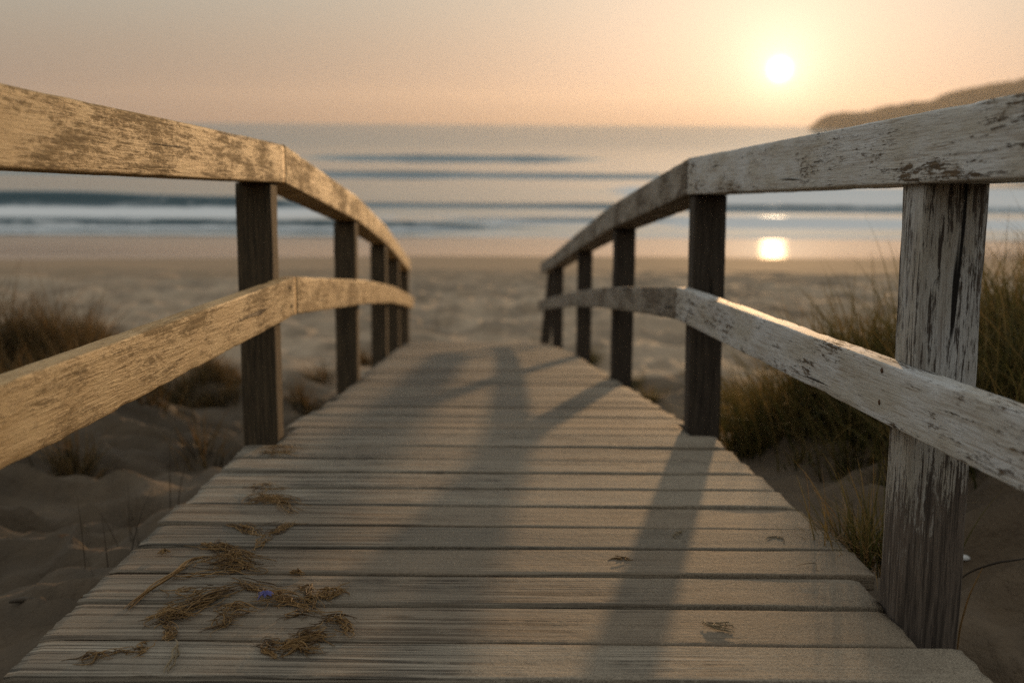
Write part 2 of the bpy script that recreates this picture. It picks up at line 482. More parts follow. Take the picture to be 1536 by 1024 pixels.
Z = np.zeros_like(X); FO = np.zeros_like(X)
for args, fo, cr in (
    ((58.0, 0.70, 0.75, 3.2, -120, -10.5, 3.0, 1), 0.55, 0.35),
    ((58.5, 0.17, 0.5, 2.4, -10.0, 140, 4.0, 2), 0.45, 0.25),
    ((47.6, 0.24, 0.38, 1.6, -120, -2.0, 5.0, 3), 0.75, 0.4),
    ((49.5, 0.10, 0.4, 1.6, -3, 130, 5.0, 4), 0.75, 0.4),
    ((94.0, 0.27, 0.9, 5.0, -40, 200, 20.0, 5), 0.5, 0.2),
    ((74.0, 0.12, 0.8, 4.0, 8, 160, 8.0, 9), 0.5, 0.2),
    ((138.0, 0.62, 1.5, 8.0, -20, 6, 8.0, 6), 0.2, 0.1),
):
    h, f, c = swell(X, Y, *args)
    Z += h; FO = np.maximum(FO, np.maximum(f * min(1.0, fo * 1.35), c * cr * 1.5))
FO = np.maximum(FO, 0.62 * np.exp(-((Y - 43.5 - 1.5 * fbm(X * 0.05, X * 0, 12, 3)) / 2.0) ** 2))
FO = np.maximum(FO, 0.50 * smooth(70, 52, Y))
FO = np.maximum(FO, 1.05 * smooth(3, 9, X) * np.maximum(smooth(57.5, 59.5, Y) * smooth(82, 76, Y), smooth(46.5, 47.5, Y) * smooth(53.2, 52.4, Y)))
FO = np.maximum(FO, 0.9 * smooth(49.6, 51.0, Y + 0.8 * fbm(X * .08, X * 0, 14, 2)) * smooth(57.0, 55.8, Y) * smooth(-4, -10, X))
Z += 0.008 * fbm(X * 0.12, Y * 0.5, 31, 3) * smooth(44, 70, Y)
Z += 0.03 * fbm(X * 0.015, Y * 0.06, 32, 3) * smooth(120, 300, Y)
structure(obj('sea', np.stack([X, Y, Z], -1), F, M_SEA, attrs={'foam': ('FLOAT', FO)}))

# ------------------------------------------------------------------ hills beyond the bay
HD = 1500.0
prof_px = [(1150, 200), (1190, 196), (1204, 187), (1220, 175), (1240, 167), (1262, 164), (1285, 165), (1300, 166), (1312, 161), (1345, 155),
           (1372, 149), (1398, 142), (1416, 135), (1440, 130), (1468, 124), (1500, 116), (1536, 109), (1600, 98), (1700, 84), (1850, 72)]
hp = np.array([at(a, b, HD) for a, b in prof_px])
hx = np.linspace(hp[0, 0], hp[-1, 0], 260)
hy = np.linspace(-260, 420, 70)
X, Y = np.meshgrid(hx, hy)
ridge = np.interp(X, hp[:, 0], hp[:, 2])
q = np.where(Y < 0, np.clip(1 + Y / 260, 0, 1) ** 1.3, np.clip(1 - Y / 420, 0, 1))
Zh = (ridge + 5 * smooth(at(1235, 180, HD)[0], at(1300, 180, HD)[0], X)) * q - 4 * smooth(at(1225, 180, HD)[0], at(1190, 180, HD)[0], X) + 5 * fbm(X * 0.02, Y * 0.02, 41, 4) * q + 2.5 * fbm(X * 0.09, Y * 0.09, 43, 3) * q - 1.0
_, _, F = grid(hx, hy)
t = NT('scrub_hillside')
geo = t.n('ShaderNodeNewGeometry')
nz = t.noise(geo.outputs['Position'], 0.03, 6, 0.65)
M_HILL = t.done(t.principled(t.mix(t.ramp(nz, 0.35, 0.65), (0.085, 0.062, 0.034), (0.14, 0.10, 0.055)), 0.95, t.bump(nz, 0.8, 6.0), 0.1).outputs[0])
Zh = np.where(ridge < 0.5, np.minimum(ridge, 0) - 3, Zh)
structure(obj('hills', np.stack([X + 0.27 * Y, Y + HD, Zh], -1), F, M_HILL))


# ------------------------------------------------------------------ timber
def rounded_section(w, h, r, nw, nh, nr=3):
    """Closed outline (y, z) of a w x h section with worn corners, subdivided along its sides."""
    pts = []
    cs = [(w / 2 - r, -h / 2 + r, -90), (w / 2 - r, h / 2 - r, 0), (-w / 2 + r, h / 2 - r, 90), (-w / 2 + r, -h / 2 + r, 180)]
    for k, (cy, cz, a0) in enumerate(cs):
        for i in range(nr + 1):
            a = math.radians(a0 + 90 * i / nr)
            pts.append((cy + r * math.cos(a), cz + r * math.sin(a)))
        nx_ = cs[(k + 1) % 4]
        a = math.radians(nx_[2])
        e = (nx_[0] + r * math.cos(a), nx_[1] + r * math.sin(a))
        s0 = pts[-1]
        n = nh if k in (0, 2) else nw
        for i in range(1, n):
            pts.append((s0[0] + (e[0] - s0[0]) * i / n, s0[1] + (e[1] - s0[1]) * i / n))
    return np.array(pts)


def beam(name, p0, p1, w, h, mat, parent, r=0.006, step=0.03, wear=0.0016, plumb=True, gap=0.0025, vertical=False, twist=0.0, side=(1, 0)):
    """A squared timber from p0 to p1 (centre line). Ends are cut plumb so that neighbours meet at a joint."""
    p0 = np.asarray(p0, float); p1 = np.asarray(p1, float)
    d = p1 - p0; L = np.linalg.norm(d)
    n = max(3, int(L / step))
    sec = rounded_section(w, h, r, 7 if w > 0.06 else 3, 7)
    u = np.linspace(gap / L, 1 - gap / L, n + 1)
    m = len(sec)
    if vertical:
        dirv = d / L
        a = np.array([math.cos(twist), math.sin(twist), 0.0]); b = np.array([-math.sin(twist), math.cos(twist), 0.0])
    else:
        hd = np.array([d[0], d[1], 0.0]); hd /= np.linalg.norm(hd)
        a = np.array([hd[1], -hd[0], 0.0]); b = np.array([0, 0, 1.0])
    C = p0[None] + u[:, None] * d[None]
    off = RNG.uniform(0, 50, 3)
    per = np.cumsum(np.r_[0, np.linalg.norm(np.diff(sec, axis=0), axis=1)])
    U = (u * L)[:, None] + 0 * per[None]
    Pm = per[None] + 0 * U
    dn = wear * 1.3 * fbm(U * 6 + off[0], Pm * 22 + off[1], 51, 3)
    corner = np.min(np.abs(np.abs(sec) - np.array([w / 2, h / 2])), axis=1)
    iscor = np.exp(-((np.abs(np.abs(sec[:, 0]) - w / 2) + np.abs(np.abs(sec[:, 1]) - h / 2)) / (r * 1.3)) ** 2)
    chip = np.clip(fbm(U * 9 + off[1], Pm * 9 + off[2], 57, 3) - 0.12, 0, 1) * 0.010 * iscor[None]
    bow = 0.001 * fbm(U * 0.9 + off[2], 0 * U, 60, 2)
    sn = sec / np.maximum(np.linalg.norm(sec, axis=1, keepdims=True), 1e-6)
    sc = sec[None] + sn[None] * (dn - chip)[..., None]
    V = C[:, None, :] + a[None, None] * (sc[..., 0:1] + bow[..., None]) + b[None, None] * sc[..., 1:2]
    g = np.stack([U + off[0], np.broadcast_to(sec[None, :, 0], U.shape) + off[1], np.broadcast_to(sec[None, :, 1], U.shape) + off[2]], -1)
    V = V.reshape(-1, 3); g = g.reshape(-1, 3)
    faces = []
    for i in range(n):
        for j in range(m):
            k = (j + 1) % m
            faces.append((i * m + j, i * m + k, (i + 1) * m + k, (i + 1) * m + j))
    # end caps
    c0, c1 = len(V), len(V) + 1
    V = np.vstack([V, C[0], C[-1]]); g = np.vstack([g, [off], [off + np.array([L, 0, 0])]])
    for j in range(m):
        k = (j + 1) % m
        faces.append((c0, k, j)); faces.append((c1, n * m + j, n * m + k))
    mid = (p0 + p1) / 2
    ploc = np.array(parent.location) if parent else np.zeros(3)
    o = obj(name, V - ploc, [tuple(f) for f in faces], mat, parent, attrs={'gco': ('FLOAT_VECTOR', g), 'along': ('FLOAT', np.r_[np.repeat(u, m), 0, 1])}, loc=mid - ploc)
    # flat ends, smooth sides
    sm = np.ones(len(o.data.polygons), bool); sm[n * m:] = False
    o.data.polygons.foreach_set('use_smooth', sm)
    return o


def nail_head(c, sx, parent, r=0.0055):
    V_ = [(0.0018 * sx, 0, 0)]; F_ = []
    for rr, dx in ((r * .7, .0015), (r, .0004), (r, -.006)):
        for k in range(10):
            a = k * math.pi / 5
            V_.append((dx * sx, rr * math.cos(a), rr * math.sin(a)))
    for k in range(10):
        q = (k + 1) % 10
        F_.append((0, 1 + k, 1 + q))
        for lv in (0, 10): F_.append((1 + lv + k, 11 + lv + k, 11 + lv + q, 1 + lv + q))
    return obj('nail_head', V_, F_, M_NAIL, parent, loc=np.asarray(c) - np.array(parent.location))


def railing(name, side, ys_, xfun, post_ys, mat, post_mat, label, leaning_end=False):
    RAIL_T, RAIL_W, over = (.960, .125, .022) if side < 0 else (.945, .15, .040)
    MID_T, MID_H = (.528, .126) if side < 0 else (.503, .113)
    """side -1: beside the boards' -x ends, +1: +x ends."""
    bpy.context.view_layer.update()
    root = empty(name, (xfun(3.9), 3.9, float(sand_z(xfun(3.9) + 0.06 * side, 3.9))))
    tag(root, label, 'railing', 'wooden railings along the boardwalk')
    inward = -side
    for k, py_ in enumerate(post_ys):
        cx = xfun(py_) + side * (PW / 2)
        top = deck_z(py_) + RAIL_T - RAIL_H - 0.001 + (0.045 * (4.13 - py_) / 5.73 if side > 0 and py_ < 4 else 0)
        bot = float(sand_z(cx, py_)) - 0.35
        lean = 0.006 * RNG.normal()
        p_top = (cx + 0.003 * RNG.normal(), py_, top); p_bot = (cx + lean * 0.3, py_, bot)
        if leaning_end and k == len(post_ys) - 1:
            p_top = (cx + 0.055, py_, top); p_bot = (cx - 0.085, py_, bot)
        if k in (0, 1) and not (side > 0 and k == 0):
            pass
        pw = 0.118 if side > 0 and k == 1 else PW
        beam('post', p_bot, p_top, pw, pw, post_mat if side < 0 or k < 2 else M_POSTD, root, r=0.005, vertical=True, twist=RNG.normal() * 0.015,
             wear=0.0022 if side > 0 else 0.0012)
    knots = list(ys_)
    for a, b in zip(knots[:-1], knots[1:]):
        hc = lambda y: np.array([xfun(y) + inward * over * (1 if y < 4 else .6) + side * RAIL_W / 2, y, deck_z(y) + RAIL_T - RAIL_H / 2 + (0.045 if side > 0 and y < 0 else 0)])
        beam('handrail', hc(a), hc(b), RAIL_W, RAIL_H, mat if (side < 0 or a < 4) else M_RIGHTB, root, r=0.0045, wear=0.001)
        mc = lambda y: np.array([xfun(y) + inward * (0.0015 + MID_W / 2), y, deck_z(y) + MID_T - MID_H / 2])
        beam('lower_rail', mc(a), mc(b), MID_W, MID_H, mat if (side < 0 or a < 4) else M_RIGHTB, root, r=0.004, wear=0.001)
    # one rusty nail head where each near rail crosses a post
    for py_ in [p for p in post_ys if 1.5 < p < 7]:
        for dz in (0.03, -0.032):
            c = np.array([xfun(py_) + inward * (MID_W + 0.0022), py_ + 0.012 * RNG.normal(), deck_z(py_) + MID_T - MID_H / 2 + dz])
            nail_head(c, inward, root)
    return root


LPOSTS = [-0.9, 3.86, 6.25, 8.8, 11.25, 13.7]
RPOSTS = [-0.6, 2.22, 4.13, 6.49, 9.27, 12.37, 13.65]
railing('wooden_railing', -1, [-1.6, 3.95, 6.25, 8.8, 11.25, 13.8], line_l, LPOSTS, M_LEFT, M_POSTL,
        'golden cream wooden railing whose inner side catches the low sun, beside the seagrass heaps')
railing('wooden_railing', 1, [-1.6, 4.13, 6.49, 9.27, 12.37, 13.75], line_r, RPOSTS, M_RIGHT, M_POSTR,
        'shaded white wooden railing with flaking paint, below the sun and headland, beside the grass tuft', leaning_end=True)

# ------------------------------------------------------------------ boardwalk
bw = empty('boardwalk', (0, 0, 2.6))
tag(bw, 'weathered grey plank boardwalk sloping down between two railings to the beach', 'boardwalk')
cuts = [1024, 965, 908, 862, 823, 790, 757, 733, 708, 690, 670]
board_edges = [1.845, 2.02, 2.22, 2.41, 2.598, 2.78, 2.975, 3.157, 3.345, 3.514, 3.707]
y = board_edges[0]
pre = []
while y > -1.6:
    y -= 0.19 + 0.008 * RNG.uniform(-1, 1); pre.append(y)
board_edges = pre[::-1] + board_edges
y = board_edges[-1]
while y < 13.85:
    y += 0.187 + 0.012 * RNG.uniform(-1, 1); board_edges.append(y)
V, F, G, W, R = [], [], [], [], []
base = 0
for bi, (ya, yb) in enumerate(zip(board_edges[:-1], board_edges[1:])):
    gap = 0.0135 + 0.005 * RNG.random()
    wdt = yb - ya - gap; yc = (ya + yb) / 2; th = 0.036
    xl = edge_l(yc) + 0.005 * RNG.normal(); xr = edge_r(yc) + 0.0035 * RNG.normal()
    for py_ in LPOSTS:
        if yb > py_ - PW / 2 - 0.004 and ya < py_ + PW / 2 + 0.004: xl = max(xl, line_l(py_) + 0.010)
    for py_ in RPOSTS:
        if yb > py_ - PW / 2 - 0.004 and ya < py_ + PW / 2 + 0.004: xr = min(xr, line_r(py_) - (0.010 if py_ < 13.5 else 0.09))
    near = yc < 4.5
    step = 0.02 if near else 0.05
    n = int((xr - xl) / step)
    sec = rounded_section(wdt, th, 0.0045, 12 if near else 5, 1, 3)
    m = len(sec)
    off = RNG.uniform(0, 60, 3)
    u = np.linspace(xl, xr, n + 1)
    slope = math.atan2(deck_z(yb) - deck_z(ya), yb - ya)
    skew = 0.002 * RNG.normal(); tilt = 0.0018 * RNG.normal(); lift = 0.0012 * RNG.normal()
    cup = 0.0016 * RNG.random()
    U = u[:, None] + 0 * sec[None, :, 0]
    SY = sec[None, :, 0] + 0 * U; SZ = sec[None, :, 1] + 0 * U
    edge = np.clip((np.abs(SY) - wdt / 2 + 0.012) / 0.012, 0, 1)
    # wavy, worn long edges; splintered ends
    SY2 = SY + np.sign(SY) * edge * (0.005 * fbm(U * 3 + off[0], np.sign(SY) * 3 + off[1], 61, 4) - 0.002)
    SZ2 = SZ + np.where(SZ > 0, 0.0016 * fbm(U * 4 + off[1], SY * 30 + off[2], 65, 3) - cup * (1 - (SY / (wdt / 2)) ** 2) + 0.0, 0.0)
    if near:
        gr = fbm(U * 1.3 + off[0], SY * 75 + off[2], 69, 2)
        strength = 0.0022 * smooth(0.55, -0.5, U) + 0.0007
        SZ2 = SZ2 + np.where(SZ > 0.012, strength * np.clip(gr, -0.5, 0.25), 0)
    nearend = np.minimum(np.abs(U - xl), np.abs(U - xr))
    SZ2 = SZ2 - np.where(SZ > 0, 0.004 * np.exp(-nearend / 0.008), 0)
    Xn = U.copy()
    jag = 0.006 * fbm(SY * 40 + off[0], SY * 0 + off[1], 71, 3)
    Xn[0] += jag[0]; Xn[-1] -= jag[-1]
    cs, sn = math.cos(slope), math.sin(slope)
    xn = (U - xl) / (xr - xl) - 0.5
    yy = yc + SY2 * cs - SZ2 * sn + skew * xn * 4
    zz = deck_z(yc) - th / 2 + SY2 * sn + SZ2 * cs + tilt * xn * 2 + lift
    P = np.stack([Xn, yy, zz], -1).reshape(-1, 3)
    g = np.stack([U + off[0], SY + off[1], SZ + off[2]], -1).reshape(-1, 3)
    V.append(P); G.append(g); W.append(P); R.append(np.full(len(P), RNG.random()))
    i0 = base + np.arange(n)[:, None] * m; j = np.arange(m)[None]; k = (np.arange(m)[None] + 1) % m
    F.append(np.stack([i0 + j, i0 + k, i0 + m + k, i0 + m + j], -1).reshape(-1, 4))
    base += len(P)
    # ends closed with a strip of quads folded onto the section's middle line
    for e, flip in ((0, False), (n, True)):
        row = base - len(P) + e * m + np.arange(m)
        half = m // 2
        quads = []
        for q in range(half - 1):
            f4 = (row[q], row[q + 1], row[m - 2 - q], row[m - 1 - q])
            quads.append(f4 if flip else f4[::-1])
        F.append(np.array(quads))
Vd = np.vstack(V)
obj('decking', Vd - np.array(bw.location), np.vstack(F), M_DECK, bw,
    attrs={'gco': ('FLOAT_VECTOR', np.vstack(G)), 'wco': ('FLOAT_VECTOR', np.vstack(W)), 'rnd': ('FLOAT', np.concatenate(R))})
for sx_, fn in ((0.10, edge_l), (-0.10, edge_r), (0.8, edge_l)):
    prev = None
    for ya in (-1.6, 3.9, 6.2, 8.75, 11.2, 13.85):
        p = np.array([fn(ya) + sx_, ya, deck_z(ya) - 0.036 - 0.085])
        if prev is not None:
            beam('joist', prev, p, 0.045, 0.15, M_BEAM, bw, step=0.2, wear=0)
        prev = p

# ------------------------------------------------------------------ grass and straw
def blades(base, heading, lean, length, width, curve, nseg=6, rnd=None, twist=None):
    """Grass blades as tapered ribbons: arrays of n blades -> verts, faces, attrs."""
    n = len(base)
    t_ = np.linspace(0, 1, nseg + 1)
    ang = lean[:, None] + curve[:, None] * t_[None] ** 1.4          # from vertical
    ds = length[:, None] / nseg
    hx_ = np.cumsum(np.sin(ang) * ds, 1) - np.sin(ang[:, :1]) * ds
    hz_ = np.cumsum(np.cos(ang) * ds, 1) - np.cos(ang[:, :1]) * ds
    P = base[:, None, :] + np.stack([np.cos(heading)[:, None] * hx_, np.sin(heading)[:, None] * hx_, hz_], -1)
    tw = RNG.uniform(0, math.pi, n) if twist is None else twist
    wv = np.stack([np.cos(tw), np.sin(tw), 0 * tw], -1)
    wd = width[:, None] * (1 - t_[None] ** 1.6) * 0.5 + 0.00025
    A = P - wv[:, None] * wd[..., None]; B = P + wv[:, None] * wd[..., None]
    V_ = np.stack([A, B], 2).reshape(-1, 3)
    idx = (np.arange(n)[:, None] * (nseg + 1) + np.arange(nseg)[None]) * 2
    F_ = np.stack([idx, idx + 1, idx + 3, idx + 2], -1).reshape(-1, 4)
    r_ = RNG.random(n) if rnd is None else rnd
    return V_, F_, np.repeat(r_, (nseg + 1) * 2), np.tile(np.repeat(t_, 2), n)


def grass_thing(name, centre, radius, n, length, mat, label, group=None, width=0.005, lean=0.35, curve=0.7, wind=0.0, cat='grass', zf=sand_z, stretch=(1, 1), sub=None):
    cx, cy = centre
    cz = float(zf(cx, cy))
    k = sub or (1 if n < 190 else max(1, n // 45))
    tc = np.stack([RNG.normal(0, 0.5, k) * radius * stretch[0], RNG.normal(0, 0.5, k) * radius * stretch[1]], -1)
    ti = RNG.integers(0, k, n)
    rr = np.abs(RNG.normal(0, 0.055, n)) * (1 + radius)
    th = RNG.uniform(0, 2 * math.pi, n)
    bx = cx + tc[ti, 0] + rr * np.cos(th); by = cy + tc[ti, 1] + rr * np.sin(th)
    bz = zf(bx, by) - 0.02
    hd = th + RNG.normal(0, 0.5, n)
    # the wind combs the blades one way
    hd = np.arctan2(np.sin(hd) + wind * 0.0, np.cos(hd) - wind)
    tl = length * (0.65 + 0.5 * RNG.random(k))[ti]
    ln = tl * RNG.uniform(0.45, 1.1, n)
    le = np.abs(RNG.normal(0, lean, n)); cu = np.abs(RNG.normal(curve, 0.4, n))
    V_, F_, r_, t_ = blades(np.stack([bx, by, bz], -1), hd, le, ln, width * RNG.uniform(0.6, 1.2, n), cu)
    o = obj(name, V_, F_, mat, None, attrs={'rnd': ('FLOAT', r_), 'tpos': ('FLOAT', t_)}, loc=(cx, cy, cz))
    tag(o, label, cat, group)
    return o


def tubes(paths, radii, sides=5):
    """Round strands along polylines."""
    V_, F_, r_, t_ = [], [], [], []
    b = 0
    for P, rad in zip(paths, radii):
        P = np.asarray(P, float); n = len(P)
        T = np.gradient(P, axis=0); T /= np.maximum(np.linalg.norm(T, axis=1, keepdims=True), 1e-9)
        up = np.array([0.13, 0.21, 0.97])
        A = np.cross(T, up); A /= np.maximum(np.linalg.norm(A, axis=1, keepdims=True), 1e-9)
        B = np.cross(A, T)
        s = np.linspace(0, 1, n)
        rr = rad * (0.35 + 0.65 * np.sin(np.pi * np.clip(s * 0.9 + 0.07, 0, 1)))
        a = np.arange(sides) * 2 * math.pi / sides
        ring = P[:, None] + rr[:, None, None] * (A[:, None] * np.cos(a)[None, :, None] + B[:, None] * np.sin(a)[None, :, None])
        V_.append(ring.reshape(-1, 3))
        i = b + np.arange(n - 1)[:, None] * sides; j = np.arange(sides)[None]; k = (j + 1) % sides
        F_.append(np.stack([i + j, i + k, i + sides + k, i + sides + j], -1).reshape(-1, 4))
        r_.append(np.full(n * sides, RNG.random())); t_.append(np.repeat(s, sides))
        b += n * sides
    return np.vstack(V_), np.vstack(F_), np.concatenate(r_), np.concatenate(t_)


def deckpt(px, py):
    return on_plane(px, py, lambda x, y: deck_z(y))


def spline(pts, n):
    pts = np.asarray(pts, float)
    d = np.r_[0, np.cumsum(np.linalg.norm(np.diff(pts, axis=0), axis=1))]
    s = np.linspace(0, d[-1], n)
    out = np.stack([np.interp(s, d, pts[:, k]) for k in range(pts.shape[1])], -1)
    for _ in range(2):
        out[1:-1] = 0.25 * out[:-2] + 0.5 * out[1:-1] + 0.25 * out[2:]
    return out


def strand_bundle(pxs, n, spread, rad=0.00115, lift=0.008, frac=(0.4, 1.0), stray=0.25, wig=0.006):
    """Strands that follow a line of pixels on the boards, fraying around it."""
    line = spline([deckpt(*p)[:2] for p in pxs], 24)
    if n > 8: n, spread, lift = int(n * 0.55), spread * 1.1, lift * 0.6
    paths, radii = [], []
    for _ in range(n):
        f = RNG.uniform(*frac); s0 = RNG.uniform(0, 1 - f)
        s = np.linspace(s0, s0 + f, 14) * 23
        P = np.stack([np.interp(s, np.arange(24), line[:, k]) for k in (0, 1)], -1)
        off = RNG.normal(0, spread, 2)
        fray = RNG.normal(0, spread * 1.6, 2) * stray * 3
        u_ = np.linspace(-1, 1, 14)[:, None]
        P = P + off[None] + fray[None] * u_ ** 2 * np.sign(u_)
        ph = RNG.uniform(0, 6.28, 2); fr = RNG.uniform(1.0, 3.0)
        P += wig * np.stack([np.sin(fr * 3 * u_[:, 0] + ph[0]), np.cos(fr * 2.5 * u_[:, 0] + ph[1])], -1)
        z = deck_z(P[:, 1]) + rad + np.abs(RNG.normal(0, lift)) * (0.35 + 0.65 * np.sin(np.linspace(0.2, 2.9, 14) + RNG.normal(0, .3)))
        paths.append(np.column_stack([P, z])); radii.append(rad * RNG.uniform(0.5, 1.35))
    return paths, radii


def tangle(px, py, rx, ry, n, rad=0.00105, height=0.02, length=0.09):
    c = deckpt(px, py)
    paths, radii = [], []
    if n > 30: n, rx, ry, length = int(n * 0.5), rx * 1.2, ry * 1.1, length * 1.2
    for _ in range(n):
        s = RNG.normal(0, 0.45, 2) * np.array([rx, ry])
        a = RNG.uniform(0, 6.28); k = RNG.normal(0, 14)
        L = length * RNG.uniform(0.4, 1.2)
        u_ = np.linspace(0, 1, 11)
        aa = a + k * u_ * L + 0.8 * np.sin(u_ * RNG.uniform(2, 7) + RNG.uniform(0, 6))
        P = c[:2] + s + np.column_stack([np.cumsum(np.cos(aa)), np.cumsum(np.sin(aa)) * 0.8]) * L / 11
        P -= (P.mean(0) - c[:2] - s)
        rr = np.exp(-(((P - c[:2]) / np.array([rx, ry])) ** 2).sum(1))
        z = deck_z(P[:, 1]) + rad + height * rr * RNG.random() + 0.004 * RNG.random()
        paths.append(np.column_stack([P, z])); radii.append(rad * RNG.uniform(0.5, 1.3))
    return paths, radii


def straw_thing(parts, label, mat=None, name='dry_seagrass', cat='dried seagrass', group='dried seagrass strewn on the boards'):
    paths, radii = [], []
    for p, r in parts: paths += p; radii += r
    V_, F_, r_, t_ = tubes(paths, radii)
    c = V_.mean(0); c[2] = V_[:, 2].min()
    o = obj(name, V_, F_, mat or M_STRAW, None, attrs={'rnd': ('FLOAT', r_), 'tpos': ('FLOAT', t_)}, loc=c)
    return tag(o, label, cat, group)


straw_thing([tangle(356, 850, .045, .04, 170, height=0.028), strand_bundle([(350, 868), (375, 858), (392, 868)], 14, .006),
             tangle(352, 862, .09, .03, 40, height=0.01)],
            'thickest round knot of brown dried seagrass, above the long braided strand')
straw_thing([strand_bundle([(367, 884), (330, 903), (285, 922), (245, 938)], 60, .012, lift=.014),
             strand_bundle([(300, 914), (262, 930), (236, 942)], 26, .014),
             strand_bundle([(250, 944), (262, 950), (264, 962), (258, 972)], 22, .004, lift=.014),
             tangle(300, 900, .05, .03, 40), tangle(262, 938, .035, .03, 30)],
            'long braided band of dried seagrass ending in a hooked curl over a plank gap')
straw_thing([strand_bundle([(195, 926), (225, 900), (260, 877), (284, 858), (299, 845), (328, 846)], 5, .0015, rad=.0016, frac=(.85, 1), wig=.003, stray=.05),
             strand_bundle([(262, 875), (310, 873), (345, 868)], 5, .004, rad=.0011, frac=(.7, 1))],
            'single long thin dry stem reaching down from the knot towards the plank ends', name='dry_twig', cat='dry twig')
straw_thing([strand_bundle([(352, 791), (372, 800), (400, 813)], 26, .010), strand_bundle([(400, 813), (420, 803), (445, 790)], 26, .010),
             strand_bundle([(404, 812), (388, 826), (370, 834)], 12, .008)],
            'dried seagrass spread in a V shape across one plank above the knot')
straw_thing([tangle(412, 757, .06, .05, 60, height=.014), strand_bundle([(372, 764), (398, 752), (425, 758), (448, 778)], 28, .012), tangle(400, 740, .05, .03, 20)],
            'ragged clump of dried seagrass, second from the far end of the trail')
straw_thing([tangle(418, 682, .06, .07, 40, height=.012), strand_bundle([(400, 686), (440, 690)], 14, .014)],
            'small blurred scrap of dried seagrass by the shaded post')
straw_thing([strand_bundle([(314, 822), (330, 830), (347, 834)], 26, .009), tangle(338, 832, .025, .02, 24)],
            'short tuft of dried seagrass touching the upper edge of the knot')
straw_thing([strand_bundle([(361, 874), (390, 888), (420, 897), (452, 893)], 26, .009), strand_bundle([(445, 897), (462, 887), (470, 905), (478, 925)], 22, .007),
             strand_bundle([(420, 905), (450, 913), (474, 918)], 28, .010), strand_bundle([(432, 936), (450, 925), (478, 929)], 14, .007), tangle(430, 908, .04, .025, 40)],
            'dried seagrass strands fanning out beside the violet flower')
straw_thing([strand_bundle([(470, 899), (492, 903), (516, 891)], 22, .010), tangle(500, 898, .03, .02, 24)],
            'small frayed seagrass end pointing away from the violet flower across a plank gap')
straw_thing([strand_bundle([(488, 934), (512, 936), (527, 946), (530, 962)], 20, .005, lift=.012), tangle(512, 938, .035, .015, 14)],
            'curled seagrass hook at the far end of the litter, away from the plank ends')
straw_thing([strand_bundle([(430, 983), (455, 970), (490, 957)], 34, .010), tangle(480, 962, .035, .025, 40), tangle(452, 984, .03, .015, 26)],
            'bushy seagrass wisp lying alone below the curled hook')
straw_thing([strand_bundle([(397, 972), (404, 985), (418, 990), (428, 999)], 18, .005), strand_bundle([(400, 972), (412, 970), (416, 978)], 10, .004)],
            'small ring of dried seagrass on the lowest plank')
straw_thing([strand_bundle([(240, 973), (225, 980), (205, 994)], 14, .005), strand_bundle([(222, 988), (180, 990), (150, 997)], 7, .006), tangle(148, 999, .018, .012, 14)],
            'sparse seagrass stalk with a seed clot on the lowest plank near its end')
straw_thing([strand_bundle([(272, 976), (274, 990), (266, 1006), (255, 1024)], 4, .0015, rad=.0015, frac=(.85, 1), wig=.002, stray=.05)],
            'thin bent stem below the hooked curl, running off the lowest plank', M_PALE, name='dry_twig', cat='dry twig')
straw_thing([strand_bundle([(368, 925), (352, 934), (344, 944), (312, 958)], 16, .007), tangle(360, 924, .03, .02, 26), tangle(338, 943, .012, .008, 10)],
            'loose seagrass wisp beneath the braided band')
straw_thing([tangle(251, 839, .010, .008, 26, height=.012, length=.03)], 'tiny round seed bud by itself on a plank near the left railing'.replace('left railing', 'golden railing'), name='seed_bud', cat='seed bud')
straw_thing([tangle(449, 868, .012, .009, 26, height=.012, length=.03)], 'tiny round seed bud above the violet flower', name='seed_bud', cat='seed bud')
# bits on the sandy side
straw_thing([strand_bundle([(1152, 812), (1160, 803), (1174, 802), (1184, 812)], 8, .004, rad=.0014, lift=.002, frac=(.7, 1))], 'pale curled rootlet on the sandy boards near the tuft', M_PALE, name='rootlet', cat='rootlet', group='bits of root on the sandy boards')
straw_thing([strand_bundle([(1060, 929), (1075, 936), (1092, 942), (1110, 946)], 5, .004, rad=.0015, lift=.002, frac=(.75, 1)), strand_bundle([(1085, 931), (1105, 938)], 3, .004, lift=.002)], 'split brown rootlet in the shadow band on the second lowest plank', M_PALE, name='rootlet', cat='rootlet', group='bits of root on the sandy boards')
straw_thing([strand_bundle([(922, 838), (940, 836), (952, 838)], 5, .003, frac=(.7, 1))], 'small flat rootlet midway along a plank between the two shadow bands', M_STRAW, name='rootlet', cat='rootlet', group='bits of root on the sandy boards')
straw_thing([strand_bundle([(1015, 806), (1024, 799), (1033, 795)], 2, .001, rad=.0012, frac=(.8, 1))], 'thin pale straw lying in the post shadow', M_PALE, name='straw', cat='straw')
straw_thing([strand_bundle([(1200, 846), (1222, 848), (1236, 858)], 3, .002, rad=.0012, frac=(.8, 1))], 'thin straw lying below the tuft on the boards', M_PALE, name='straw', cat='straw')

